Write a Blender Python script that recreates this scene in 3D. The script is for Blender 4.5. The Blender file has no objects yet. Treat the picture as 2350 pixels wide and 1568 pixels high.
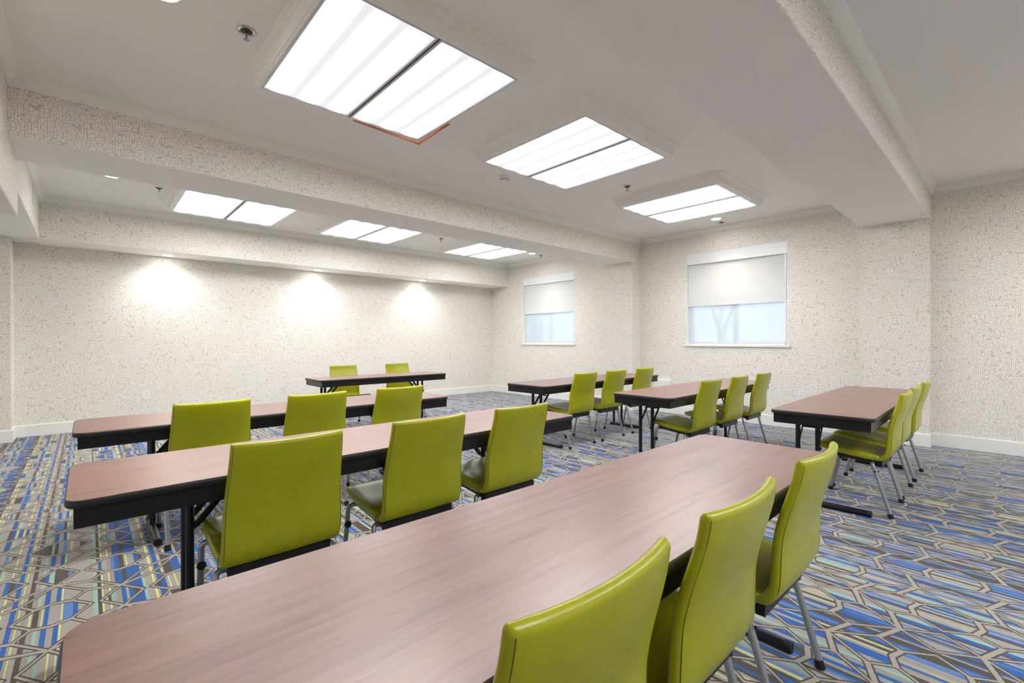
import bpy, bmesh, math, random
from mathutils import Vector, Matrix
random.seed(7)
scene = bpy.context.scene
COL = scene.collection

# ------------------------------------------------------------------ camera
CAM_H = 1.242
cam_d = bpy.data.cameras.new('camera')
cam = bpy.data.objects.new('camera', cam_d)
COL.objects.link(cam)
cam_d.sensor_fit = 'HORIZONTAL'
cam_d.sensor_width = 36.0
cam_d.lens = 1061.26 / 2350 * 36.0
cam_d.clip_start = 0.02
cam_d.clip_end = 200
_y, _p, _r = (math.radians(a) for a in (47.3836, -0.1595, -0.0754))
fw = Vector((math.cos(_y) * math.cos(_p), math.sin(_y) * math.cos(_p), math.sin(_p)))
rt = Vector((math.sin(_y), -math.cos(_y), 0))
up = rt.cross(fw)
rt2 = math.cos(_r) * rt + math.sin(_r) * up
up2 = -math.sin(_r) * rt + math.cos(_r) * up
M = Matrix((rt2, up2, -fw)).transposed().to_4x4()
M.translation = (0, 0, CAM_H)
cam.matrix_world = M
scene.camera = cam

# ------------------------------------------------------------------ world, exposure
world = bpy.data.worlds.new('daylight')
scene.world = world
world.use_nodes = True
bg = world.node_tree.nodes['Background']
bg.inputs[0].default_value = (0.74, 0.90, 1.0, 1)
bg.inputs[1].default_value = 0.66
vs = scene.view_settings
vs.view_transform = 'Standard'
vs.look = 'None'
vs.gamma = 1.0
vs.use_curve_mapping = False
vs.exposure = 1.95
LENS_LOW, LENS_HIGH = 0.20, 8.0      # fluorescent troffers: between / on the tubes
SPOT_W = 32.0                        # recessed downlights
WASH_W = 9.0                        # wall washers in the far soffit

# ------------------------------------------------------------------ materials
def srgb(r, g, b):
    f = lambda c: (c / 255 / 12.92) if c / 255 <= 0.04045 else ((c / 255 + 0.055) / 1.055) ** 2.4
    return (f(r), f(g), f(b), 1)

def mat(name, color=(0.8, 0.8, 0.8, 1), rough=0.5, metal=0.0, spec=0.5):
    m = bpy.data.materials.new(name)
    m.use_nodes = True
    b = m.node_tree.nodes['Principled BSDF']
    b.inputs['Base Color'].default_value = color
    b.inputs['Roughness'].default_value = rough
    b.inputs['Metallic'].default_value = metal
    b.inputs['Specular IOR Level'].default_value = spec
    return m

class NT:
    """small helper for building node trees"""
    def __init__(self, m):
        self.t = m.node_tree
        self.n = self.t.nodes
        self.bsdf = self.n.get('Principled BSDF')
    def link(self, a, b):
        self.t.links.new(a, b)
    def setin(self, sock, v):
        if hasattr(v, 'is_linked') or isinstance(v, bpy.types.NodeSocket):
            self.link(v, sock)
        else:
            sock.default_value = v
    def math(self, op, a, b=None, c=None, clamp=False):
        n = self.n.new('ShaderNodeMath')
        n.operation = op
        n.use_clamp = clamp
        for i, v in enumerate((a, b, c)):
            if v is not None:
                self.setin(n.inputs[i], v)
        return n.outputs[0]
    def vmath(self, op, a, b=None, scale=None):
        n = self.n.new('ShaderNodeVectorMath')
        n.operation = op
        self.setin(n.inputs[0], a)
        if b is not None:
            self.setin(n.inputs[1], b)
        if scale is not None:
            self.setin(n.inputs['Scale'], scale)
        return n.outputs['Value'] if op in ('DOT_PRODUCT', 'LENGTH', 'DISTANCE') else n.outputs['Vector']
    def comb(self, x, y, z=0.0):
        n = self.n.new('ShaderNodeCombineXYZ')
        for i, v in enumerate((x, y, z)):
            self.setin(n.inputs[i], v)
        return n.outputs[0]
    def sep(self, v):
        n = self.n.new('ShaderNodeSeparateXYZ')
        self.link(v, n.inputs[0])
        return n.outputs
    def pos(self):
        return self.n.new('ShaderNodeNewGeometry').outputs['Position']
    def obj(self):
        return self.n.new('ShaderNodeTexCoord').outputs['Object']
    def noise(self, vec, scale, detail=2.0, rough=0.5, dim='3D'):
        n = self.n.new('ShaderNodeTexNoise')
        n.noise_dimensions = dim
        self.link(vec, n.inputs['Vector'])
        n.inputs['Scale'].default_value = scale
        n.inputs['Detail'].default_value = detail
        n.inputs['Roughness'].default_value = rough
        return n.outputs['Fac'], n.outputs['Color']
    def white(self, vec):
        n = self.n.new('ShaderNodeTexWhiteNoise')
        n.noise_dimensions = '3D'
        self.link(vec, n.inputs['Vector'])
        return n.outputs['Value']
    def ramp(self, fac, stops, interp='LINEAR'):
        n = self.n.new('ShaderNodeValToRGB')
        self.link(fac, n.inputs[0])
        r = n.color_ramp
        r.interpolation = interp
        while len(r.elements) > 1:
            r.elements.remove(r.elements[-1])
        r.elements[0].position, r.elements[0].color = stops[0]
        for p, c in stops[1:]:
            e = r.elements.new(p)
            e.color = c
        return n.outputs[0]
    def mix(self, fac, a, b):
        n = self.n.new('ShaderNodeMix')
        n.data_type = 'RGBA'
        self.setin(n.inputs[0], fac)
        self.setin(n.inputs[6], a)
        self.setin(n.inputs[7], b)
        return n.outputs[2]
    def bump(self, h, strength, dist):
        n = self.n.new('ShaderNodeBump')
        n.inputs['Strength'].default_value = strength
        n.inputs['Distance'].default_value = dist
        self.link(h, n.inputs['Height'])
        self.link(n.outputs[0], self.bsdf.inputs['Normal'])

def make_wallpaper():
    m = mat('wallpaper', rough=0.75, spec=0.25)
    N = NT(m)
    s = N.sep(N.pos())
    u = N.math('ADD', s[0], s[1])
    z = s[2]
    _, nc = N.noise(N.comb(u, z, 0.0), 26.0, 1.0)
    wob = N.sep(N.vmath('SCALE', N.vmath('SUBTRACT', nc, (0.5, 0.5, 0.5)), scale=0.012))
    uu, zz = N.math('ADD', u, wob[0]), N.math('ADD', z, wob[1])
    def strokes(a, b, k):
        """lanes across a, broken at random along b: thin rules plus a few filled cells"""
        ca = N.math('MULTIPLY', a, 64.0)
        ia, fa = N.math('FLOOR', ca), N.math('FRACT', ca)
        h = N.white(N.comb(ia, float(k), 0.5))
        cb = N.math('MULTIPLY_ADD', b, N.math('MULTIPLY_ADD', h, 34.0, 20.0), N.math('MULTIPLY', h, 57.0))
        ib, fb = N.math('FLOOR', cb), N.math('FRACT', cb)
        g = N.white(N.comb(ia, ib, float(k)))
        la = N.math('LESS_THAN', fa, N.math('MULTIPLY_ADD', g, 0.30, 0.08))
        lb = N.math('LESS_THAN', fb, 0.14)
        return N.math('MAXIMUM', N.math('MAXIMUM', la, lb), N.math('MULTIPLY', N.math('GREATER_THAN', g, 0.955), 0.75))
    pick = N.math('GREATER_THAN', N.white(N.comb(N.math('FLOOR', N.math('MULTIPLY', uu, 13.0)), N.math('FLOOR', N.math('MULTIPLY', zz, 15.0)), 3.0)), 0.5)
    sa, sb = strokes(uu, zz, 1), strokes(zz, uu, 2)
    pat = N.math('MULTIPLY_ADD', pick, N.math('SUBTRACT', sa, sb), sb)
    nf, _ = N.noise(N.comb(u, z, 0.0), 300.0, 2.0)
    pat = N.math('MULTIPLY', pat, N.math('MULTIPLY_ADD', nf, 0.6, 0.55, clamp=True))
    col = N.mix(pat, srgb(245, 241, 234), srgb(200, 190, 177))
    N.link(col, N.bsdf.inputs['Base Color'])
    return m

def make_carpet():
    m = mat('carpet', rough=0.95, spec=0.1)
    N = NT(m)
    s = N.sep(N.pos())
    _, jit = N.noise(N.pos(), 160.0, 2.0)
    j = N.sep(N.vmath('SCALE', N.vmath('SUBTRACT', jit, (0.5, 0.5, 0.5)), scale=0.006))
    X = N.math('ADD', N.math('SUBTRACT', s[0], 3.055), j[0])
    Y = N.math('ADD', N.math('SUBTRACT', s[1], 0.2065), j[1])
    PX, PY = 0.244, 0.458
    fx = N.math('PINGPONG', X, PX)
    fy = N.math('PINGPONG', Y, PY)
    flip = N.math('GREATER_THAN', fy, PY / 2)
    gx = N.math('ADD', fx, N.math('MULTIPLY', flip, N.math('MULTIPLY_ADD', fx, -2.0, PX)))
    gy = N.math('ADD', fy, N.math('MULTIPLY', flip, N.math('MULTIPLY_ADD', fy, -2.0, PY)))
    P = N.comb(gx, gy, 0.0)
    def seg(a, b):
        ba = (b[0] - a[0], b[1] - a[1], 0.0)
        l2 = ba[0] ** 2 + ba[1] ** 2
        pa = N.vmath('SUBTRACT', P, (a[0], a[1], 0.0))
        h = N.math('DIVIDE', N.vmath('DOT_PRODUCT', pa, ba), l2, clamp=True)
        return N.vmath('DISTANCE', pa, N.vmath('SCALE', ba, scale=h))
    thin = [((0, .125), (.08, 0)), ((.13, .177), (.244, .333)), ((.13, .177), (.181, .097)),
            ((.181, .097), (.113, 0)), ((.114, .281), (0, .125))]
    thick = [((0, .125), (.13, .177)), ((.181, .097), (.244, .118))]
    dt = None
    for a, b in thin:
        d = seg(a, b)
        dt = d if dt is None else N.math('MINIMUM', dt, d)
    dk = None
    for a, b in thick:
        d = seg(a, b)
        dk = d if dk is None else N.math('MINIMUM', dk, d)
    d = N.math('MINIMUM', dt, N.math('SUBTRACT', dk, 0.0045))
    core = N.math('LESS_THAN', d, 0.0050)
    edge = N.math('LESS_THAN', d, 0.0120)
    # regions: inside the diamond, inside the long octagon, outside
    dia = N.math('LESS_THAN', N.math('ADD', N.math('DIVIDE', gx, .08), N.math('DIVIDE', gy, .125)), 1.0)
    o1 = N.math('GREATER_THAN', gx, N.math('MULTIPLY_ADD', gy, .068 / .097, .113))
    o2 = N.math('LESS_THAN', gy, N.math('MULTIPLY_ADD', N.math('SUBTRACT', gx, .181), .021 / .063, .097))
    oct_ = N.math('MULTIPLY', o1, o2)
    reg = N.math('ADD', N.math('MULTIPLY', dia, 2.3), N.math('MULTIPLY', oct_, 5.7))
    inside = N.math('MAXIMUM', dia, oct_)
    row = N.math('MULTIPLY', inside, N.math('FLOOR', N.math('DIVIDE', N.math('ADD', Y, 0.229), 0.458)))
    seed = N.math('ADD', reg, N.math('MULTIPLY', row, 3.1))
    # stripes of uneven width running along y
    v1 = N.n.new('ShaderNodeTexVoronoi')
    v1.voronoi_dimensions = '1D'
    v1.inputs['Scale'].default_value = 1.0
    N.link(N.math('ADD', N.math('MULTIPLY', X, 60.0), N.math('MULTIPLY', seed, 11.0)), v1.inputs['W'])
    cs = N.n.new('ShaderNodeSeparateColor')
    N.link(v1.outputs['Color'], cs.inputs[0])
    r = N.white(N.comb(cs.outputs[0], seed, cs.outputs[1]))
    # the yellow yarn lines are narrow: only the middle of their lane
    isy = N.math('MULTIPLY', N.math('GREATER_THAN', r, 0.72), N.math('LESS_THAN', r, 0.80))
    thin_y = N.math('MULTIPLY', isy, N.math('GREATER_THAN', v1.outputs['Distance'], 0.17))
    r = N.math('MULTIPLY', r, N.math('SUBTRACT', 1.0, thin_y))
    grey, dark, blue = srgb(163, 157, 149), srgb(84, 76, 70), srgb(46, 98, 172)
    yel, mint, blue2 = srgb(214, 220, 140), srgb(152, 186, 172), srgb(92, 132, 190)
    stripes = N.ramp(r, [(0.0, grey), (0.28, blue), (0.50, grey), (0.58, dark), (0.72, yel), (0.80, mint), (0.85, blue2), (0.92, dark)], 'CONSTANT')
    nf, _ = N.noise(N.pos(), 420.0, 2.0)
    spk = N.math('MULTIPLY', N.math('GREATER_THAN', nf, 0.56), N.math('GREATER_THAN', cs.outputs[2], 0.72))
    stripes = N.mix(N.math('MULTIPLY', spk, 0.7), stripes, dark)
    col = N.mix(edge, stripes, dark)
    col = N.mix(core, col, srgb(168, 161, 152))
    nf2, _ = N.noise(N.pos(), 700.0, 1.0)
    col = N.mix(N.math('MULTIPLY_ADD', nf2, 0.8, -0.30, clamp=True), col, (0.03, 0.03, 0.03, 1))
    hsv = N.n.new('ShaderNodeHueSaturation')
    hsv.inputs['Value'].default_value = 1.2
    N.link(col, hsv.inputs['Color'])
    N.link(hsv.outputs[0], N.bsdf.inputs['Base Color'])
    N.bsdf.inputs['Sheen Weight'].default_value = 0.15
    N.bump(nf2, 0.5, 0.004)
    return m

def make_laminate():
    m = mat('mahogany_laminate', rough=0.3, spec=0.95)
    N = NT(m)
    o = N.obj()
    p = N.vmath('MULTIPLY', o, (1.6, 26.0, 1.0))
    f1, _ = N.noise(p, 1.3, 5.0, 0.62)
    p2 = N.vmath('MULTIPLY', o, (5.0, 150.0, 1.0))
    f2, _ = N.noise(p2, 1.4, 3.0)
    f3, _ = N.noise(N.vmath('MULTIPLY', o, (1.0, 3.5, 1.0)), 2.2, 2.0)
    f = N.math('ADD', N.math('MULTIPLY', f1, 0.6), N.math('ADD', N.math('MULTIPLY', f2, 0.25), N.math('MULTIPLY', f3, 0.3)))
    col = N.ramp(f, [(0.36, srgb(100, 64, 56)), (0.52, srgb(132, 88, 76)), (0.64, srgb(148, 102, 88)), (0.78, srgb(118, 80, 72))])
    N.link(col, N.bsdf.inputs['Base Color'])
    N.link(N.math('MULTIPLY_ADD', f2, 0.10, 0.30), N.bsdf.inputs['Roughness'])
    N.bsdf.inputs['Coat Weight'].default_value = 0.35
    N.bsdf.inputs['Coat Roughness'].default_value = 0.30
    N.bump(f2, 0.04, 0.001)
    return m

def make_vinyl():
    m = mat('green_vinyl', rough=0.30, spec=0.6)
    N = NT(m)
    f, _ = N.noise(N.obj(), 9.0, 3.0)
    col = N.ramp(f, [(0.3, srgb(170, 170, 8)), (0.7, srgb(180, 181, 14))])
    N.link(col, N.bsdf.inputs['Base Color'])
    g, _ = N.noise(N.obj(), 900.0, 2.0)
    N.bump(g, 0.08, 0.0006)
    return m

def make_paint(name, col, rough, bump=0.06):
    m = mat(name, col, rough, spec=0.3)
    N = NT(m)
    f, _ = N.noise(N.pos(), 260.0, 2.0)
    N.bump(f, bump, 0.001)
    return m

def make_lens():
    m = mat('troffer_lens', (0.9, 0.9, 0.9, 1), 0.3)
    N = NT(m)
    s = N.sep(N.obj())
    # three tubes behind each lens, running along y
    c = N.math('COSINE', N.math('MULTIPLY', s[0], 2 * math.pi / 0.195))
    t = N.math('MULTIPLY_ADD', c, 0.5, 0.5)
    t = N.math('POWER', t, 2.6)
    # tubes stop short of the lens ends
    e = N.math('SUBTRACT', 0.60, N.math('ABSOLUTE', s[1]))
    t = N.math('MULTIPLY', t, N.math('MULTIPLY', e, 9.0, clamp=True))
    # prismatic dimples
    d = N.math('MULTIPLY', N.math('SINE', N.math('MULTIPLY', s[0], 620.0)), N.math('SINE', N.math('MULTIPLY', s[1], 620.0)))
    st = N.math('MULTIPLY_ADD', t, LENS_HIGH - LENS_LOW, LENS_LOW)
    st = N.math('MULTIPLY', st, N.math('MULTIPLY_ADD', d, 0.05, 1.0))
    N.bsdf.inputs['Base Color'].default_value = (0.25, 0.25, 0.25, 1)
    N.bsdf.inputs['Emission Color'].default_value = (0.96, 0.98, 1.0, 1)
    N.link(st, N.bsdf.inputs['Emission Strength'])
    return m

def emit(name, col, strength):
    m = mat(name, (0.3, 0.3, 0.3, 1), 0.4)
    b = m.node_tree.nodes['Principled BSDF']
    b.inputs['Emission Color'].default_value = col
    b.inputs['Emission Strength'].default_value = strength
    return m

def make_fabric(name, col, transp, trans=0.35):
    m = bpy.data.materials.new(name)
    m.use_nodes = True
    t = m.node_tree
    t.nodes.clear()
    out = t.nodes.new('ShaderNodeOutputMaterial')
    d = t.nodes.new('ShaderNodeBsdfDiffuse')
    tr = t.nodes.new('ShaderNodeBsdfTranslucent')
    tp = t.nodes.new('ShaderNodeBsdfTransparent')
    tc = t.nodes.new('ShaderNodeTexCoord')
    nz = t.nodes.new('ShaderNodeTexNoise')
    nz.inputs['Scale'].default_value = 600
    t.links.new(tc.outputs['Object'], nz.inputs['Vector'])
    rp = t.nodes.new('ShaderNodeValToRGB')
    rp.color_ramp.elements[0].color = tuple(c * 0.95 for c in col[:3]) + (1,)
    rp.color_ramp.elements[1].color = col
    t.links.new(nz.outputs['Fac'], rp.inputs[0])
    for n in (d, tr):
        t.links.new(rp.outputs[0], n.inputs['Color'])
    m1 = t.nodes.new('ShaderNodeMixShader')
    m1.inputs[0].default_value = trans
    t.links.new(d.outputs[0], m1.inputs[1])
    t.links.new(tr.outputs[0], m1.inputs[2])
    m2 = t.nodes.new('ShaderNodeMixShader')
    m2.inputs[0].default_value = transp
    t.links.new(m1.outputs[0], m2.inputs[1])
    t.links.new(tp.outputs[0], m2.inputs[2])
    t.links.new(m2.outputs[0], out.inputs[0])
    return m

def make_glass():
    m = bpy.data.materials.new('window_glass')
    m.use_nodes = True
    t = m.node_tree
    t.nodes.clear()
    out = t.nodes.new('ShaderNodeOutputMaterial')
    tp = t.nodes.new('ShaderNodeBsdfTransparent')
    tp.inputs[0].default_value = (0.93, 0.97, 0.98, 1)
    g = t.nodes.new('ShaderNodeBsdfGlossy')
    g.inputs['Roughness'].default_value = 0.02
    fr = t.nodes.new('ShaderNodeFresnel')
    fr.inputs[0].default_value = 1.45
    mx = t.nodes.new('ShaderNodeMixShader')
    t.links.new(fr.outputs[0], mx.inputs[0])
    t.links.new(tp.outputs[0], mx.inputs[1])
    t.links.new(g.outputs[0], mx.inputs[2])
    t.links.new(mx.outputs[0], out.inputs[0])
    return m

MT = {
    'wallpaper': make_wallpaper(),
    'carpet': make_carpet(),
    'laminate': make_laminate(),
    'vinyl': make_vinyl(),
    'ceiling': make_paint('ceiling_paint', srgb(246, 244, 239), 0.85, 0.10),
    'trim': make_paint('white_trim_paint', srgb(240, 239, 233), 0.35, 0.02),
    'fixture': make_paint('fixture_frame_paint', srgb(246, 244, 238), 0.4, 0.02),
    'lens': make_lens(),
    'down': emit('downlight_lens', (1.0, 0.97, 0.9, 1), 14.0),
    'alu': mat('lens_frame_metal', srgb(205, 205, 208), 0.35, 0.3),
    'silver': mat('silver_leg_metal', srgb(176, 178, 182), 0.32, 0.75),
    'chrome': mat('chrome', srgb(205, 206, 208), 0.14, 1.0),
    'black_metal': mat('black_metal', srgb(26, 26, 28), 0.35, 0.2),
    'black_edge': mat('black_vinyl_edge', srgb(30, 29, 30), 0.42),
    'rubber': mat('black_rubber', srgb(18, 18, 19), 0.6),
    'seam': mat('olive_seam_thread', srgb(96, 98, 8), 0.6),
    'plastic': mat('white_plastic', srgb(238, 238, 236), 0.35),
    'slot': mat('outlet_slot', srgb(70, 68, 66), 0.6),
    'shade': make_fabric('blackout_shade_fabric', srgb(232, 232, 230), 0.0, 0.06),
    'sheer': make_fabric('sheer_shade_fabric', srgb(238, 242, 246), 0.30),
    'vinyl_white': mat('window_vinyl', srgb(240, 242, 244), 0.35),
    'glass': make_glass(),
    'copper': mat('copper_strip', srgb(196, 112, 66), 0.4, 0.2),
    'bark': mat('bark', srgb(150, 138, 126), 0.9),
    'chip': mat('bare_board', srgb(150, 112, 84), 0.8),
    'brass': mat('sprinkler_metal', srgb(150, 146, 140), 0.3, 0.9),
}

# ------------------------------------------------------------------ mesh helpers
class MB:
    def __init__(self):
        self.v, self.f = [], []
    def add(self, vs_, fs_):
        o = len(self.v)
        self.v += [tuple(p) for p in vs_]
        self.f += [tuple(i + o for i in f) for f in fs_]
        return self
    def box(self, x0, x1, y0, y1, z0, z1):
        v = [(x0, y0, z0), (x1, y0, z0), (x1, y1, z0), (x0, y1, z0), (x0, y0, z1), (x1, y0, z1), (x1, y1, z1), (x0, y1, z1)]
        return self.add(v, [(0, 3, 2, 1), (4, 5, 6, 7), (0, 1, 5, 4), (1, 2, 6, 5), (2, 3, 7, 6), (3, 0, 4, 7)])
    def tube(self, pts, r, n=12, cap=True, flat=None):
        pts = [Vector(p) for p in pts]
        rs = r if isinstance(r, (list, tuple)) else [r] * len(pts)
        rings = []
        ref = None
        for i, p in enumerate(pts):
            if i == 0: t = pts[1] - p
            elif i == len(pts) - 1: t = p - pts[i - 1]
            else: t = (pts[i + 1] - p).normalized() + (p - pts[i - 1]).normalized()
            t.normalize()
            if ref is None:
                ref = Vector((0, 0, 1)) if abs(t.z) < 0.9 else Vector((0, 1, 0))
            a = t.cross(ref)
            if a.length < 1e-4:
                a = t.cross(Vector((1, 0, 0)))
            a.normalize()
            b = a.cross(t).normalized()
            ref = b
            fa, fb = flat if flat else (1, 1)
            rings.append([p + rs[i] * (fa * math.cos(2 * math.pi * k / n) * a + fb * math.sin(2 * math.pi * k / n) * b) for k in range(n)])
        v = [q for ring in rings for q in ring]
        f = []
        for i in range(len(rings) - 1):
            for k in range(n):
                k2 = (k + 1) % n
                f.append((i * n + k, i * n + k2, (i + 1) * n + k2, (i + 1) * n + k))
        if cap:
            f.append(tuple(range(n - 1, -1, -1)))
            f.append(tuple((len(rings) - 1) * n + k for k in range(n)))
        return self.add(v, f)
    def bar(self, a, b, w, h):
        """rectangular bar between two points; w across, h in the vertical-ish direction"""
        a, b = Vector(a), Vector(b)
        t = (b - a).normalized()
        ref = Vector((0, 0, 1)) if abs(t.z) < 0.95 else Vector((0, 1, 0))
        s = t.cross(ref).normalized()
        u = s.cross(t).normalized()
        v = []
        for p in (a, b):
            for i, j in ((-1, -1), (1, -1), (1, 1), (-1, 1)):
                v.append(p + s * w / 2 * i + u * h / 2 * j)
        return self.add(v, [(3, 2, 1, 0), (4, 5, 6, 7), (0, 1, 5, 4), (1, 2, 6, 5), (2, 3, 7, 6), (3, 0, 4, 7)])
    def lathe(self, c, prof, n=24, axis='Z'):
        v, f = [], []
        for r, z in prof:
            for k in range(n):
                a = 2 * math.pi * k / n
                if axis == 'Z': v.append((c[0] + r * math.cos(a), c[1] + r * math.sin(a), c[2] + z))
                elif axis == 'X': v.append((c[0] + z, c[1] + r * math.cos(a), c[2] + r * math.sin(a)))
                else: v.append((c[0] + r * math.sin(a), c[1] + z, c[2] + r * math.cos(a)))
        for i in range(len(prof) - 1):
            for k in range(n):
                k2 = (k + 1) % n
                f.append((i * n + k, i * n + k2, (i + 1) * n + k2, (i + 1) * n + k))
        f.append(tuple(range(n - 1, -1, -1)))
        f.append(tuple((len(prof) - 1) * n + k for k in range(n)))
        return self.add(v, f)
    def slab(self, x0, x1, y0, y1, z0, z1, r=0.04, n=6, bev=0.0):
        """horizontal slab with rounded plan corners and an optionally eased edge"""
        def loop(ins, z):
            out = []
            rr = max(r - ins, 0.002)
            for cx, cy, a0 in ((x1 - r, y1 - r, 0), (x0 + r, y1 - r, 90), (x0 + r, y0 + r, 180), (x1 - r, y0 + r, 270)):
                for k in range(n + 1):
                    a = math.radians(a0 + 90 * k / n)
                    out.append((cx + rr * math.cos(a), cy + rr * math.sin(a), z))
            return out
        if bev:
            loops = [loop(bev, z0), loop(bev * .3, z0 + bev * .3), loop(0, z0 + bev), loop(0, z1 - bev), loop(bev * .3, z1 - bev * .3), loop(bev, z1)]
        else:
            loops = [loop(0, z0), loop(0, z1)]
        m = len(loops[0])
        v = [p for l in loops for p in l]
        f = [tuple(range(m - 1, -1, -1)), tuple((len(loops) - 1) * m + k for k in range(m))]
        for i in range(len(loops) - 1):
            for k in range(m):
                k2 = (k + 1) % m
                f.append((i * m + k, i * m + k2, (i + 1) * m + k2, (i + 1) * m + k))
        return self.add(v, f)
    def sweep(self, prof, a, b, out, ma=0.0, mb=0.0):
        """extrude a profile [(out, z)...] from a to b (xy points); out = horizontal unit normal; ma / mb mitre factors"""
        a, b, o = Vector((a[0], a[1], 0)), Vector((b[0], b[1], 0)), Vector((out[0], out[1], 0))
        t = (b - a).normalized()
        n = len(prof)
        v = [a + o * p + t * (p * ma) + Vector((0, 0, z)) for p, z in prof]
        v += [b + o * p - t * (p * mb) + Vector((0, 0, z)) for p, z in prof]
        f = [tuple(range(n)), tuple(range(2 * n - 1, n - 1, -1))]
        for k in range(n):
            k2 = (k + 1) % n
            f.append((k, n + k, n + k2, k2))
        return self.add(v, f)
    def build(self, name, material, parent=None, smooth=False, loc=None):
        me = bpy.data.meshes.new(name)
        me.from_pydata(self.v, [], self.f)
        bm = bmesh.new()
        bm.from_mesh(me)
        bmesh.ops.recalc_face_normals(bm, faces=bm.faces)
        bm.to_mesh(me)
        bm.free()
        me.update()
        if smooth:
            for p in me.polygons:
                p.use_smooth = True
            me.set_sharp_from_angle(angle=math.radians(smooth if smooth is not True else 40))
        if isinstance(material, str):
            material = MT[material]
        me.materials.append(material)
        o = bpy.data.objects.new(name, me)
        COL.objects.link(o)
        if parent is not None:
            o.parent = parent
        if loc is not None:
            o.location = loc
        return o

def tag(o, label, cat, group=None):
    o['label'] = label
    o['category'] = cat
    if group:
        o['group'] = group
    return o

def struct(o, label=None):
    o['kind'] = 'structure'
    if label:
        o['label'] = label
    return o

def thing(name, label, cat, loc=(0, 0, 0), group=None, rz=0.0):
    o = bpy.data.objects.new(name, None)
    o.empty_display_size = 0.1
    COL.objects.link(o)
    o.location = loc
    o.rotation_euler = (0, 0, rz)
    return tag(o, label, cat, group)

def dup(root, label, loc, rz=0.0):
    r = root.copy()
    COL.objects.link(r)
    r.location = loc
    r.rotation_euler = (0, 0, rz)
    r['label'] = label
    for ch in list(root.children):
        c = ch.copy()
        COL.objects.link(c)
        c.parent = r
        for g in list(ch.children):
            d = g.copy()
            COL.objects.link(d)
            d.parent = c
    return r

# ------------------------------------------------------------------ the room
XW, YB = 7.324, 8.68           # window wall, far wall
XL, YR = -1.7, -3.6            # left wall and wall behind the camera (out of view)
ZC, ZCR = 3.03, 2.95           # ceiling, bottom of crown moulding
B1 = (4.5575, 5.1486, 2.621)   # beam between the bays: y0, y1, underside
B2 = (0.6669, 1.3058, 2.649)
B3 = (8.095, YB, 2.5026)
P1, P2 = XW - 0.252, XW - 0.163
T = 0.2
WIN = {1: (6.09, 7.585), 2: (2.19, 3.686)}
WZ0, WZ1 = 1.160, 2.655

o = struct(MB().box(XL - T, XW + T, YR - T, YB + T, -0.12, 0).build('floor', 'carpet'), 'patterned blue and grey striped carpet floor')
o = struct(MB().box(XL - T, XW + T, YR - T, YB + T, ZC, ZC + 0.15).build('ceiling', 'ceiling'), 'off-white plaster ceiling')
struct(MB().box(XL - T, XW + T, YB, YB + T, 0, ZC).build('wall_back', 'wallpaper'), 'long beige patterned wallpaper wall behind the front table')
struct(MB().box(XL - T, XL, YR, YB, 0, ZC).build('wall_left', 'wallpaper'))
struct(MB().box(XL - T, XW + T, YR - T, YR, 0, ZC).build('wall_rear', 'wallpaper'))
w = MB()
ys = [YR, WIN[2][0], WIN[2][1], WIN[1][0], WIN[1][1], YB]
for i in range(5):
    if i in (1, 3):
        w.box(XW, XW + T, ys[i], ys[i + 1], 0, WZ0)
        w.box(XW, XW + T, ys[i], ys[i + 1], WZ1, ZC)
    else:
        w.box(XW, XW + T, ys[i], ys[i + 1], 0, ZC)
struct(w.build('wall_right', 'wallpaper'), 'beige patterned wallpaper wall with the two windows')

# beams: wallpapered sides, painted undersides
def beam(label, x0, x1, y0, y1, z):
    b = struct(MB().box(x0, x1, y0, y1, z + 0.004, ZC).build('ceiling_beam', 'wallpaper'), label)
    MB().box(x0, x1, y0 + 0.003, y1 - 0.003, z, z + 0.0045).build('beam_underside', 'ceiling', b)
    return b
beam('wallpapered ceiling beam between the two rows of light panels', -0.40, XW, B1[0], B1[1], B1[2])
beam('wide ceiling beam at upper right', -0.40, XW, B2[0], B2[1], B2[2])
beam('low soffit along the top of the far wall', -0.44, XW, B3[0], B3[1], B3[2])
b = struct(MB().box(XL, -0.3875, YR, 5.20, 2.2045, ZC).build('ceiling_beam', 'wallpaper'), 'deep dropped soffit at upper left edge')
MB().box(XL, -0.390, YR, 5.197, 2.20, 2.205).build('beam_underside', 'ceiling', b)
b = struct(MB().box(XL, -0.425, 5.20, YB, 2.507, ZC).build('ceiling_beam', 'wallpaper'), 'soffit along the left side of the far bay')
MB().box(XL, -0.428, 5.203, B3[0] + 0.003, 2.5026, 2.5072).build('beam_underside', 'ceiling', b)
# piers
struct(MB().box(P1, XW, B1[0], B1[1], 0, B1[2] + 0.004).build('wall_pier', 'wallpaper'), 'wallpapered pier between the two windows')
struct(MB().box(P2, XW, B2[0], B2[1], 0, B2[2] + 0.004).build('wall_pier', 'wallpaper'), 'wallpapered pier right of the large window')
struct(MB().box(XL, -0.683, YB - 0.356, YB, 0, 2.5026).build('wall_pier', 'wallpaper'), 'wallpapered pier at the left edge of the far wall')

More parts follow.
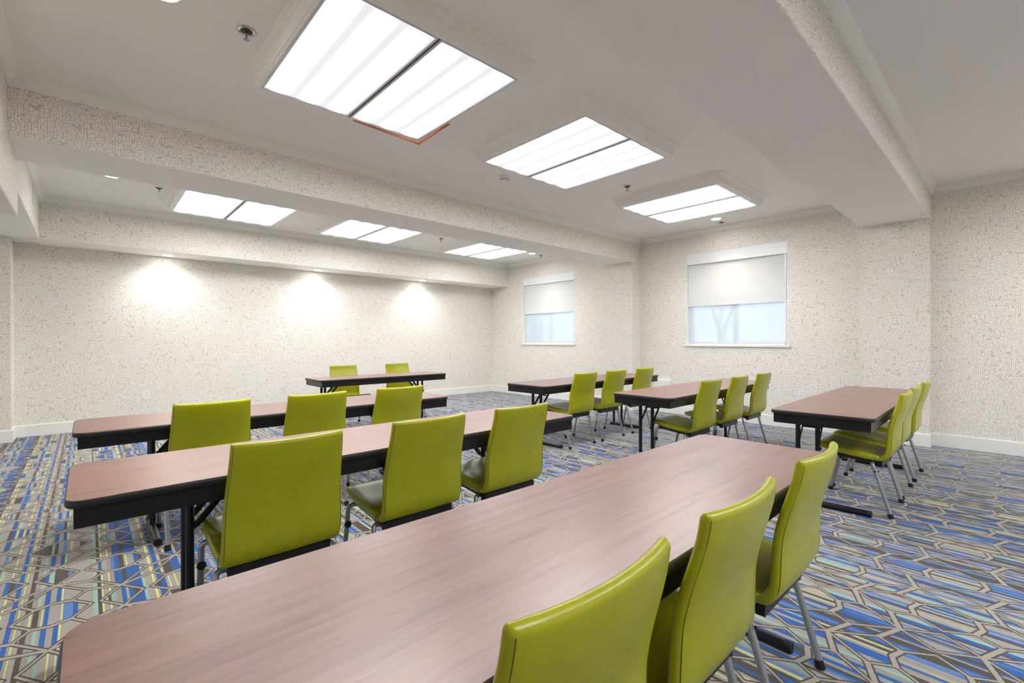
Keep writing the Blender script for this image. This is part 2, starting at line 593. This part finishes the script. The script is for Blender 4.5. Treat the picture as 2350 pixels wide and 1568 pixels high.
# baseboards
BB = [(0, 0), (0.016, 0), (0.016, 0.138), (0.012, 0.150), (0, 0.150)]
def base(name, a, b, out, ma=0.0, mb=0.0):
    return struct(MB().sweep(BB, a, b, out, ma, mb).build(name, 'trim'))
base('baseboard_back', (-0.683, YB), (XW, YB), (0, -1), 1, 1)
base('baseboard_pier_left', (XL, YB - 0.356), (-0.683, YB - 0.356), (0, -1), 0, -1)
base('baseboard_pier_left_side', (-0.683, YB - 0.356), (-0.683, YB), (1, 0), -1, 1)
base('baseboard_right_far', (XW, YB), (XW, B1[1]), (-1, 0), 1, 1)
base('baseboard_pier_far', (P1, B1[1]), (P1, B1[0]), (-1, 0), -1, -1)
base('baseboard_pier_far_side', (P1, B1[0]), (XW, B1[0]), (0, -1), -1, 1)
base('baseboard_right', (XW, B1[0]), (XW, B2[1]), (-1, 0), 1, 1)
base('baseboard_pier_near', (P2, B2[1]), (P2, B2[0]), (-1, 0), -1, -1)
base('baseboard_pier_near_side', (P2, B2[0]), (XW, B2[0]), (0, -1), -1, 1)
base('baseboard_right_near', (XW, B2[0]), (XW, YR), (-1, 0), 1, 1)
base('baseboard_left', (XL, YR), (XL, YB - 0.356), (1, 0), 1, 1)
base('baseboard_rear', (XL, YR), (XW, YR), (0, 1), 1, 1)

# crown mouldings
CR = [(0, ZC), (0, ZCR), (0.010, ZCR), (0.012, ZCR + 0.010), (0.017, ZCR + 0.013), (0.021, ZCR + 0.024), (0.031, ZCR + 0.042),
      (0.045, ZCR + 0.054), (0.055, ZCR + 0.060), (0.056, ZCR + 0.066), (0.064, ZCR + 0.070), (0.066, ZC)]
_tn = [0]
def crown(a, b, out, ma=1.0, mb=1.0):
    _tn[0] += 1
    return struct(MB().sweep(CR, a, b, out, ma, mb).build('trim_%d' % _tn[0], 'trim', smooth=30))
crown((-0.3875, B1[0]), (XW, B1[0]), (0, -1))
crown((XW, B1[0]), (XW, B2[1]), (-1, 0))
crown((-0.3875, B2[1]), (-0.3875, B1[0]), (1, 0))
crown((XW, B2[1]), (-0.3875, B2[1]), (0, 1))
crown((-0.425, B3[0]), (XW, B3[0]), (0, -1))
crown((XW, B3[0]), (XW, B1[1]), (-1, 0))
crown((-0.425, B1[1]), (-0.425, B3[0]), (1, 0))
crown((XW, B1[1]), (-0.40, B1[1]), (0, 1))
crown((-0.3875, B2[0]), (XW, B2[0]), (0, -1))
crown((XW, B2[0]), (XW, YR), (-1, 0))
crown((-0.3875, YR), (-0.3875, B2[0]), (1, 0))

# ------------------------------------------------------------------ windows
def window(n, y0, y1, label):
    root = bpy.data.objects.new('window_%d' % n, None)
    COL.objects.link(root)
    struct(root, label)
    root.location = (XW, (y0 + y1) / 2, WZ0)
    hw, H = (y1 - y0) / 2, WZ1 - WZ0
    # painted reveal lining
    r = MB()
    r.box(0.001, T, hw - 0.006, hw + 0.001, 0, H).box(0.001, T, -hw - 0.001, -hw + 0.006, 0, H).box(0.001, T, -hw, hw, H - 0.006, H + 0.001)
    r.build('reveal', 'trim', root)
    MB().box(-0.028, T, -hw - 0.04, hw + 0.04, -0.022, 0.004).build('sill', 'trim', root)
    f = MB()
    fx0, fx1, fw_ = 0.115, 0.175, 0.055
    f.box(fx0, fx1, -hw + .006, -hw + fw_, 0.004, H - .006).box(fx0, fx1, hw - fw_, hw - .006, 0.004, H - .006)
    f.box(fx0, fx1, -hw + fw_, hw - fw_, 0.004, fw_).box(fx0, fx1, -hw + fw_, hw - fw_, H - fw_, H - .006)
    f.build('window_frame', 'vinyl_white', root)
    MB().box(fx0 + .002, fx1 - .002, -0.028, 0.028, fw_, H - fw_).build('mullion', 'vinyl_white', root)
    MB().box(0.146, 0.152, -hw + fw_, -0.028, fw_, H - fw_).build('pane', 'glass', root)
    MB().box(0.146, 0.152, 0.028, hw - fw_, fw_, H - fw_).build('pane', 'glass', root)
    return root
window(1, *WIN[1], 'smaller looking window farther left on the window wall')
window(2, *WIN[2], 'large window nearest the camera on the window wall')

def shade(y0, y1, zb, label):
    yc, hw = (y0 + y1) / 2, (y1 - y0) / 2
    t = thing('roller_shade', label, 'window shade', (XW, yc, WZ0), 'roller shades in the windows')
    H = WZ1 - WZ0
    MB().box(0.004, 0.075, -hw + .007, hw - .007, H - 0.178, H - 0.007).build('valance', 'vinyl_white', t)
    MB().box(0.040, 0.0412, -hw + .045, hw - .012, zb - WZ0, H - 0.12).build('shade_fabric', 'shade', t)
    MB().box(0.036, 0.046, -hw + .045, hw - .012, zb - WZ0 - 0.012, zb - WZ0).build('hem_bar', 'shade', t)
    MB().box(0.066, 0.0666, -hw + .045, hw - .012, 0.012, H - 0.12).build('sheer_panel', 'sheer', t)
    MB().box(0.061, 0.071, -hw + .045, hw - .012, 0.005, 0.018).build('sheer_hem_bar', 'vinyl_white', t)
    return t
shade(*WIN[1], 1.845, 'white roller shade half down over sheer panel in the farther window')
shade(*WIN[2], 1.805, 'white roller shade half down over sheer panel in the nearer large window')

# ------------------------------------------------------------------ ceiling light panels
def light_panel(label, cx, cy, detached=False):
    t = thing('ceiling_light', label, 'ceiling light', (cx, cy, ZC), 'fluorescent ceiling light panels')
    prof = [(0.672, 0.0), (0.692, 0.0), (0.690, -0.012), (0.668, -0.020), (0.664, -0.030), (0.650, -0.036), (0.648, -0.092),
            (0.640, -0.100), (0.632, -0.102), (0.628, -0.108), (0.612, -0.108), (0.612, -0.070), (0.640, -0.060)]
    m = MB()
    n = len(prof)
    v = []
    for sx, sy in ((-1, -1), (1, -1), (1, 1), (-1, 1)):
        v += [(sx * (p - 0.02), sy * p, z) for p, z in prof]
    f = []
    for c in range(4):
        c2 = (c + 1) % 4
        for k in range(n):
            k2 = (k + 1) % n
            f.append((c * n + k, c2 * n + k, c2 * n + k2, c * n + k2))
    m.add(v, f)
    m.build('housing', 'fixture', t, smooth=25)
    for s in (-1, 1):
        fr = MB()
        x0, x1 = (-0.598, -0.006) if s < 0 else (0.006, 0.598)
        y0, y1, w_ = -0.612, 0.612, 0.014
        fr.box(x0, x0 + w_, y0, y1, -0.110, -0.096).box(x1 - w_, x1, y0, y1, -0.110, -0.096)
        fr.box(x0 + w_, x1 - w_, y0, y0 + w_, -0.110, -0.096).box(x0 + w_, x1 - w_, y1 - w_, y1, -0.110, -0.096)
        d = fr.build('lens_frame', 'alu', t)
        MB().box(-0.283, 0.283, -0.599, 0.599, -0.003, 0.003).build('lens', 'lens', d, loc=((x0 + x1) / 2, 0, -0.101))
    MB().box(-0.006, 0.006, -0.612, 0.612, -0.104, -0.090).build('divider', 'slot', t)
    MB().box(-0.62, 0.62, -0.64, 0.64, -0.012, -0.001).build('back_pan', 'fixture', t)
    if detached:
        c = MB()
        c.bar((0.05, 0.642, -0.104), (0.632, 0.642, -0.122), 0.012, 0.012)
        c.bar((0.622, 0.640, -0.122), (0.622, 0.20, -0.106), 0.012, 0.012)
        s_ = c.build('loose_trim_strip', 'copper', t)
        s_['label'] = 'thin copper coloured strip hanging loose at the corner'
    return t
light_panel('largest ceiling light panel, nearest the camera, with loose copper strip', 1.455, 2.78, True)
light_panel('middle light panel of the three big ones before the beam', 3.345, 2.78)
light_panel('light panel before the beam closest to the large window', 5.595, 2.78)
light_panel('far-bay light panel behind the beam, leftmost', 1.41, 6.80)
light_panel('far-bay light panel behind the beam, middle one', 3.28, 6.80)
light_panel('far-bay light panel behind the beam, nearest the window wall', 5.60, 6.80)

def downlight(label, x, y, z, power, wash=None, blend=0.9, size=110):
    t = thing('recessed_downlight', label, 'downlight', (x, y, z), 'recessed downlights')
    MB().lathe((0, 0, 0), [(0.062, 0.0), (0.096, 0.0), (0.098, -0.004), (0.092, -0.009), (0.066, -0.006), (0.062, -0.002)], 32).build('trim_ring', 'trim', t, smooth=50)
    MB().lathe((0, 0, 0), [(0.064, -0.001), (0.064, -0.006), (0.04, -0.0095), (0.001, -0.011)], 28).build('lens', 'down', t, smooth=50)
    ld = bpy.data.lights.new('downlight_beam', 'SPOT')
    ld.energy = power
    ld.color = (1.0, 0.95, 0.86)
    ld.spot_size = math.radians(size)
    ld.spot_blend = blend
    ld.shadow_soft_size = 0.05
    lo = bpy.data.objects.new('downlight_beam', ld)
    COL.objects.link(lo)
    lo.parent = t
    lo.location = (0, 0, -0.03)
    if wash:
        lo.rotation_euler = wash
    return t
downlight('round downlight cut by the top edge, left of the largest light panel', 0.289, 2.947, ZC, SPOT_W)
downlight('downlight beyond the light panel nearest the large window', 6.831, 2.983, ZC, SPOT_W * 0.36)
downlight('downlight on the far-bay ceiling at left, partly behind the beam', 0.209, 6.610, ZC, SPOT_W)
downlight('downlight on the far-bay ceiling near the farther window', 6.743, 6.72, ZC, SPOT_W * 0.36)
for x, lab in ((0.879, 'leftmost'), (3.051, 'middle'), (5.205, 'rightmost')):
    downlight(lab + ' of three wall-washing downlights under the far soffit', x, 8.43, B3[2], WASH_W, (math.radians(12), 0, 0), 0.75, 125)

# third bay, to the right of the wide beam: unseen fittings added for light
light_panel('added unseen ceiling light panel in the near bay by the window wall', 5.60, -1.22)
light_panel('added unseen ceiling light panel in the middle of the near bay', 3.30, -1.22)
light_panel('added unseen ceiling light panel in the near bay farthest from the windows', 1.20, -1.22)
downlight('added unseen downlight in the near bay close to the window wall', 6.80, -0.85, ZC, SPOT_W * 0.36)

def sprinkler(label, x, y):
    t = thing('sprinkler_head', label, 'sprinkler', (x, y, ZC), 'fire sprinklers')
    MB().lathe((0, 0, 0), [(0.030, 0), (0.050, 0), (0.051, -0.004), (0.044, -0.010), (0.032, -0.006)], 28).build('escutcheon', 'chrome', t, smooth=50)
    MB().lathe((0, 0, 0), [(0.033, -0.001), (0.031, -0.0075), (0.012, -0.009)], 20).build('cup', 'slot', t, smooth=50)
    fb = MB()
    fb.lathe((0, 0, 0), [(0.010, -0.010), (0.011, -0.020), (0.008, -0.022)], 12)
    for s in (-1, 1):
        fb.tube([(0, s * 0.009, -0.020), (0, s * 0.014, -0.032), (0, s * 0.010, -0.045), (0, 0, -0.052)], 0.0025, 8)
    fb.tube([(0, 0, -0.02), (0, 0, -0.05)], 0.0025, 8)
    fb.build('frame_arms', 'brass', t, smooth=50)
    d = MB()
    d.lathe((0, 0, 0), [(0.004, -0.050), (0.017, -0.053), (0.017, -0.055), (0.002, -0.056)], 16)
    d.build('deflector', 'brass', t, smooth=50)
    return t
sprinkler('chrome sprinkler left of the largest ceiling light panel', 0.684, 2.999)
sprinkler('chrome sprinkler between the middle and nearest-window light panels', 4.634, 3.05)
sprinkler('chrome sprinkler hanging beside the downlight above the large window', 7.094, 3.012)
sprinkler('sprinkler in the far bay at left, just below the beam edge', 0.63, 6.788)
sprinkler('sprinkler in the far bay by the farther window downlight', 7.043, 6.757)
sprinkler('sprinkler in the far bay between two light panels', 4.584, 6.82)

t = thing('smoke_detector', 'round white smoke detector left of the middle light panel', 'smoke detector', (3.368, 3.784, ZC))
MB().lathe((0, 0, 0), [(0.060, 0), (0.062, -0.004), (0.058, -0.016), (0.050, -0.020), (0.044, -0.022)], 32).build('base', 'plastic', t, smooth=40)
MB().lathe((0, 0, 0), [(0.044, -0.020), (0.040, -0.036), (0.030, -0.044), (0.012, -0.047)], 28).build('sensor_cap', 'plastic', t, smooth=40)
v = MB()
for k in range(8):
    a = k * math.pi / 4
    v.bar((0.039 * math.cos(a) - 0.008 * math.sin(a), 0.039 * math.sin(a) + 0.008 * math.cos(a), -0.033), (0.039 * math.cos(a) + 0.008 * math.sin(a), 0.039 * math.sin(a) - 0.008 * math.cos(a), -0.033), 0.008, 0.008)
v.build('vent_slots', 'slot', t)

# wall grille on the left soffit of the far bay
t = thing('wall_grille', 'white grille on the left soffit face of the far bay', 'vent', (-0.425, 7.35, 2.745))
MB().box(0, 0.012, -0.15, 0.15, 0, 0.20).build('frame', 'plastic', t)
for k in range(7):
    MB().bar((0.014, -0.135, 0.025 + k * 0.025), (0.014, 0.135, 0.025 + k * 0.025), 0.012, 0.004).build('louver', 'plastic', t)

# ------------------------------------------------------------------ wall plates
def outlet(label, loc, facing, switch=False):
    t = thing('wall_outlet' if not switch else 'wall_switch', label, 'outlet' if not switch else 'switch', loc, None, facing)
    # local: plate in xz plane, facing -y
    MB().box(-0.038, 0.038, -0.006, 0, -0.06, 0.06).build('cover_plate', 'plastic', t)
    if switch:
        MB().box(-0.016, 0.016, -0.010, -0.005, -0.032, 0.032).build('rocker', 'plastic', t)
    else:
        for s in (-1, 1):
            r = MB().lathe((0, -0.006, s * 0.021), [(0.016, 0.0), (0.015, -0.002)], 20, 'Y').build('receptacle', 'plastic', t)
            q = MB()
            q.box(-0.007, -0.004, -0.0086, -0.006, s * 0.021 - 0.001, s * 0.021 + 0.008).box(0.004, 0.007, -0.0086, -0.006, s * 0.021 - 0.001, s * 0.021 + 0.008)
            q.box(-0.002, 0.002, -0.0086, -0.006, s * 0.021 - 0.010, s * 0.021 - 0.006)
            q.build('slots', 'slot', r)
    return t
outlet('white outlet on the far wall at left, above the baseboard', (0.644, YB, 0.446), 0)
outlet('white rocker plate on the far wall by the right corner', (6.531, YB, 0.461), 0, True)
outlet('white outlet under the large window behind the rightmost table', (XW, 2.011, 0.485), -math.pi / 2)
t = thing('connection_box', 'wide white wall box left of the large window, behind middle table', 'wall box', (XW, 4.10, 0.40), None, -math.pi / 2)
MB().box(-0.15, 0.15, -0.055, 0, 0, 0.155).build('box_body', 'plastic', t)
MB().box(-0.146, 0.146, -0.060, -0.054, 0.004, 0.151).build('box_lid', 'plastic', t)

# ------------------------------------------------------------------ folding tables
def make_table(name, label, L, group, W=0.61, inset=0.375):
    """origin at the middle of the table on the floor; user side is -y"""
    t = thing(name, label, 'table', (0, 0, 0), group)
    hl, hw = L / 2, W / 2
    top = MB().slab(-hl + 0.004, hl - 0.004, -hw + 0.004, hw - 0.004, 0.722, 0.7405, 0.050, 7).build('tabletop', 'laminate', t)
    MB().slab(-hl, hl, -hw, hw, 0.7125, 0.7398, 0.054, 7, 0.008).build('edge_band', 'black_edge', top, smooth=50)
    ap = MB()
    i = 0.022
    ap.box(-hl + i, hl - i, -hw + i, -hw + i + .012, 0.648, 0.714).box(-hl + i, hl - i, hw - i - .012, hw - i, 0.648, 0.714)
    ap.box(-hl + i, -hl + i + .012, -hw + i + .012, hw - i - .012, 0.648, 0.714).box(hl - i - .012, hl - i, -hw + i + .012, hw - i - .012, 0.648, 0.714)
    ap.build('apron', 'black_metal', t)
    ya, yb = hw - 0.085, hw - 0.215
    for s in (-1, 1):
        x = s * (hl - inset)
        for y in (ya, yb):
            MB().tube([(x, y, 0.03), (x, y, 0.70)], 0.0165, 14).build('leg', 'black_metal', t, smooth=40)
        ft = MB().tube([(x, -hw + 0.085, 0.022), (x, hw - 0.045, 0.022)], 0.021, 16).build('foot_bar', 'black_metal', t, smooth=40)
        for e, d in ((-hw + 0.085, -1), (hw - 0.045, 1)):
            MB().lathe((x, e, 0.022), [(0.0215, -0.014), (0.0225, -0.012), (0.0225, 0.012), (0.020, 0.014)], 16, 'Y').build('end_cap', 'rubber', ft, smooth=40)
        br = MB()
        for y in (ya, yb):
            br.tube([(x, y, 0.44), (x - s * 0.035, y, 0.465), (x - s * 0.20, y - 0.0, 0.66), (x - s * 0.24, y, 0.685)], 0.009, 10, True, (0.5, 1.6))
        br.build('brace', 'black_metal', t, smooth=40)
        MB().tube([(x - s * 0.12, ya, 0.566), (x - s * 0.12, yb, 0.566)], 0.007, 8).build('brace_link', 'black_metal', t)
        MB().bar((x, ya, 0.694), (x, -hw + i + .012, 0.694), 0.035, 0.022).build('leg_rail', 'black_metal', t)
        MB().lathe((x - s * 0.0, yb - 0.017, 0.43), [(0.010, 0.004), (0.010, -0.004), (0.006, -0.007)], 12, 'Y').build('pivot_bolt', 'rubber', t, smooth=40)
    return t
GT = 'folding seminar tables with mahogany laminate tops'
table0 = make_table('folding_table', 'foreground table filling the bottom of the picture, chipped corner at left', 2.46, GT)
YC = {1: 0.828, 2: 2.285, 3: 3.735}
table0.location = (1.196, YC[1], 0)
dup(table0, 'middle table of the left column, behind the foreground table', (1.176, YC[2], 0))
dup(table0, 'third table of the left column, farthest of the left ones with three chairs', (1.170, YC[3], 0))
dup(table0, 'rightmost table, nearest in the column by the windows', (4.880, 0.920, 0), math.radians(0.9))
dup(table0, 'middle table of the column by the windows, in front of the large window', (4.905, 2.302, 0), math.radians(0.4))
dup(table0, 'farthest table of the column by the windows, beside the pier', (4.850, 3.755, 0), math.radians(0.8))
ft = make_table('folding_table', 'front table facing the rows, with two chairs behind it against the far wall', 1.90, GT, 0.61, 0.20)
ft.location = (3.10, 6.165, 0)
# chipped corner of the foreground table
c = MB().lathe((0, 0, 0), [(0.007, 0.0), (0.006, 0.0010), (0.002, 0.0014)], 9).build('corner_chip', 'chip', table0, loc=(-1.218, 0.258, 0.7400))
c['label'] = 'bare board showing where the laminate corner is chipped'

# ------------------------------------------------------------------ chairs
def pad(stations, nx=10, r=0.011, sag=None):
    """stations: (y, z, half_width, thickness, ny, nz, sag): centre of the section, unit normal, rearward bow at mid width.
    Section across x is a rounded bar following the bow."""
    v, f = [], []
    m = None
    for (y, z, hw, th, ny, nz, bow) in stations:
        ring = []
        rr = min(r, th / 2 * 0.98)
        xs = [hw - rr] + [(hw - rr) * (1 - 2 * k / nx) for k in range(1, nx)] + [-(hw - rr)]
        def off(x, d):
            b_ = bow * (1 - (x / max(hw, 1e-4)) ** 2)
            return (x, y + ny * (d - b_), z + nz * (d - b_))
        for x in xs:
            ring.append(off(x, th / 2))
        for k in range(1, 5):
            a = math.pi / 2 + math.pi * k / 5
            ring.append(off(-(hw - rr) + rr * math.cos(a), (th / 2) * math.sin(a)))
        for x in reversed(xs):
            ring.append(off(x, -th / 2))
        for k in range(1, 5):
            a = -math.pi / 2 + math.pi * k / 5
            ring.append(off((hw - rr) + rr * math.cos(a), (th / 2) * math.sin(a)))
        m = len(ring)
        v += ring
    for i in range(len(stations) - 1):
        for k in range(m):
            k2 = (k + 1) % m
            f.append((i * m + k, i * m + k2, (i + 1) * m + k2, (i + 1) * m + k))
    f.append(tuple(range(m)))
    f.append(tuple((len(stations) - 1) * m + k for k in reversed(range(m))))
    return v, f

def catmull(pts, n):
    out = []
    P = [pts[0]] + list(pts) + [pts[-1]]
    for i in range(1, len(P) - 2):
        for k in range(n):
            t_ = k / n
            p0, p1, p2, p3 = P[i - 1], P[i], P[i + 1], P[i + 2]
            out.append(tuple(0.5 * (2 * b_ + (c_ - a_) * t_ + (2 * a_ - 5 * b_ + 4 * c_ - d_) * t_ ** 2 + (3 * b_ - a_ - 3 * c_ + d_) * t_ ** 3)
                             for a_, b_, c_, d_ in zip(p0, p1, p2, p3)))
    out.append(tuple(pts[-1]))
    return out

def stations(curve, taper_a, taper_b):
    """curve: list of (y, z, hw, th, bow) -> stations with in-plane normals and rounded ends"""
    st = []
    n = len(curve)
    for i, (y, z, hw, th, bow) in enumerate(curve):
        a = curve[max(i - 1, 0)]
        b_ = curve[min(i + 1, n - 1)]
        ty, tz = b_[0] - a[0], b_[1] - a[1]
        l = math.hypot(ty, tz) or 1
        st.append((y, z, hw, th, -tz / l, ty / l, bow))
    def cap(s, sgn, d):
        y, z, hw, th, ny, nz, bow = s
        ty, tz = nz, -ny
        out = []
        for k in range(1, 5):
            a = math.pi / 2 * k / 4
            e = d * math.sin(a) * sgn
            out.append((y + ty * e, z + tz * e, hw - d * 0.45 * (1 - math.cos(a)), max(th * math.cos(a), 0.002), ny, nz, bow))
        return out
    if taper_a:
        st = list(reversed(cap(st[0], -1, taper_a))) + st
    if taper_b:
        st = st + cap(st[-1], 1, taper_b)
    return st

def make_chair(label, group):
    """origin on the floor midway between the rear feet; sitter faces +y"""
    t = thing('stacking_chair', label, 'chair', (0, 0, 0), group)
    back = catmull([(0.072, 0.398, 0.214, 0.030, 0.000), (0.048, 0.404, 0.220, 0.032, 0.002), (0.028, 0.428, 0.223, 0.033, 0.006),
                    (0.017, 0.470, 0.223, 0.032, 0.010), (0.014, 0.540, 0.221, 0.031, 0.014), (0.010, 0.610, 0.218, 0.030, 0.018),
                    (-0.004, 0.680, 0.214, 0.030, 0.021), (-0.024, 0.750, 0.210, 0.029, 0.024), (-0.040, 0.810, 0.207, 0.028, 0.025),
                    (-0.047, 0.856, 0.205, 0.028, 0.025)], 3)
    v, f = pad(stations([c_[:4] + (-c_[4],) for c_ in back], 0.006, 0.014))
    bo = MB().add(v, f).build('backrest', 'vinyl', t, smooth=60)
    seat = catmull([(0.066, 0.399, 0.214, 0.034, 0.0), (0.10, 0.404, 0.221, 0.042, 0.002), (0.18, 0.413, 0.224, 0.046, 0.004), (0.28, 0.424, 0.224, 0.046, 0.003),
                    (0.36, 0.436, 0.222, 0.044, 0.0), (0.41, 0.446, 0.219, 0.040, 0.0), (0.435, 0.448, 0.214, 0.036, 0.0)], 3)
    # in the seat the section normal points up: bow positive sinks the middle
    v, f = pad(stations([(y, z, h, th, -0.0 + b_) for y, z, h, th, b_ in seat], 0.006, 0.020))
    so = MB().add(v, f).build('seat', 'vinyl', t, smooth=60)
    # stitched seams along the rear edge of the backrest
    for s in (-1, 1):
        pts = []
        for (y, z, hw, th, ny, nz, bow) in stations(back, 0, 0)[4:]:
            k = -1 if ny < 0 else 1
            rear = Vector((0, -abs(ny), -nz * k)) if True else None
            pts.append((s * (hw - 0.0075), y - abs(ny) * (th / 2 + 0.0002), z + (nz * th / 2 if ny < 0 else -nz * th / 2) * 0))
        MB().tube(pts, 0.0012, 6).build('seam', 'seam', bo)
        MB().tube([(s * 0.2205, 0.085, 0.372), (s * 0.2215, 0.083, 0.40), (s * 0.2205, 0.080, 0.424)], 0.0013, 6).build('seam', 'seam', so)
    # black under-frame
    fr = MB()
    fr.box(-0.192, 0.192, 0.052, 0.082, 0.338, 0.380)
    fr.box(-0.192, 0.192, 0.360, 0.385, 0.385, 0.412)
    for s in (-1, 1):
        fr.bar((s * 0.183, 0.060, 0.366), (s * 0.183, 0.385, 0.400), 0.020, 0.030)
    fr.box(-0.19, 0.19, 0.08, 0.37, 0.380, 0.390)
    fr.build('seat_frame', 'black_metal', t)
    for s in (-1, 1):
        # rear legs: stub out from the frame, elbow, splayed leg
        lg = MB().tube([(s * 0.178, 0.105, 0.360), (s * 0.208, 0.105, 0.362), (s * 0.222, 0.102, 0.354), (s * 0.226, 0.096, 0.338), (s * 0.224, 0.0, 0.018)], 0.0125, 14).build('leg', 'silver', t, smooth=40)
        MB().tube([(s * 0.224, 0.006, 0.030), (s * 0.224, -0.002, 0.001)], [0.0155, 0.0175], 14).build('foot_cap', 'rubber', lg, smooth=40)
        MB().lathe((s * 0.226, 0.086, 0.312), [(0.006, 0.0125 * s), (0.006, 0.0155 * s), (0.003, 0.017 * s)], 12, 'X').build('bolt', 'rubber', lg)
        MB().lathe((s * 0.226, 0.083, 0.312), [(0.0062, -0.012), (0.0062, -0.016), (0.003, -0.018)], 12, 'Y').build('bolt', 'rubber', lg)
        lg = MB().tube([(s * 0.178, 0.375, 0.385), (s * 0.208, 0.378, 0.386), (s * 0.222, 0.382, 0.378), (s * 0.226, 0.386, 0.362), (s * 0.224, 0.455, 0.018)], 0.0125, 14).build('leg', 'silver', t, smooth=40)
        MB().tube([(s * 0.224, 0.452, 0.030), (s * 0.224, 0.457, 0.001)], [0.0155, 0.0175], 14).build('foot_cap', 'rubber', lg, smooth=40)
        MB().lathe((s * 0.226, 0.400, 0.285), [(0.015, -0.020), (0.018, -0.016), (0.018, -0.008), (0.012, -0.004), (0.012, 0.0)], 16, 'Y').build('knob', 'rubber', lg, smooth=40)
    return t
GC = 'lime green vinyl stacking chairs'
chair0 = make_chair('nearest chair, cut by the bottom edge, at the foreground table', GC)
chair0.location = (0.605, 0.497, 0)
spots = [
    (1.174, 0.497, 'second chair from the camera at the foreground table'),
    (1.815, 0.497, 'farthest chair at the foreground table, by its right end'),
    (0.583, 1.952, 'largest fully seen chair, leftmost at the middle left table'),
    (1.225, 1.960, 'middle chair of three at the middle left table'),
    (1.835, 1.955, 'rightmost chair at the middle left table, near its far end'),
    (0.575, 3.395, 'leftmost chair at the third left-hand table'),
    (1.215, 3.405, 'middle chair at the third left-hand table'),
    (1.865, 3.405, 'rightmost chair at the third left-hand table'),
    (4.330, 0.580, 'nearest chair at the rightmost table, seat in full side view'),
    (4.885, 0.590, 'middle chair at the rightmost table, mostly hidden by the nearer one'),
    (5.545, 0.590, 'farthest chair at the rightmost table, by the right pier'),
    (4.300, 1.968, 'nearest chair at the table in front of the large window'),
    (4.985, 1.975, 'middle chair at the table in front of the large window'),
    (5.680, 1.980, 'farthest chair at the table in front of the large window'),
    (4.265, 3.415, 'leftmost chair at the far table beside the pier'),
    (4.880, 3.420, 'middle chair at the far table beside the pier'),
    (5.560, 3.430, 'rightmost chair at the far table beside the pier'),
]
for x, y, lab in spots:
    dup(chair0, lab, (x, y, 0))
dup(chair0, 'left one of two chairs behind the front table, facing the room', (2.84, 6.79, 0), math.pi)
dup(chair0, 'right one of two chairs behind the front table, facing the room', (3.735, 6.79, 0), math.pi)

# ------------------------------------------------------------------ bare tree outside the large window
tr = MB()
rnd = random.Random(5)
def branch(p, d, l, r, depth):
    q = p + d * l
    mid = p + d * l * 0.5 + Vector((rnd.uniform(-1, 1), rnd.uniform(-1, 1), rnd.uniform(-.5, .5))) * l * 0.06
    tr.tube([p, mid, q], [r, r * 0.85, r * 0.68], 6, cap=False)
    if depth == 0:
        return
    for k in range(3 if depth > 2 else 2):
        e = (d + Vector((rnd.uniform(-1, 1), rnd.uniform(-1, 1), rnd.uniform(-.3, .7))) * 0.75).normalized()
        branch(q, e, l * rnd.uniform(0.62, 0.85), r * 0.62, depth - 1)
branch(Vector((13.5, 5.9, -0.6)), Vector((0.02, -0.08, 1)).normalized(), 1.7, 0.11, 5)
tag(tr.build('bare_tree', 'bark', smooth=60), 'leafless tree faintly seen outside through the large window', 'tree')
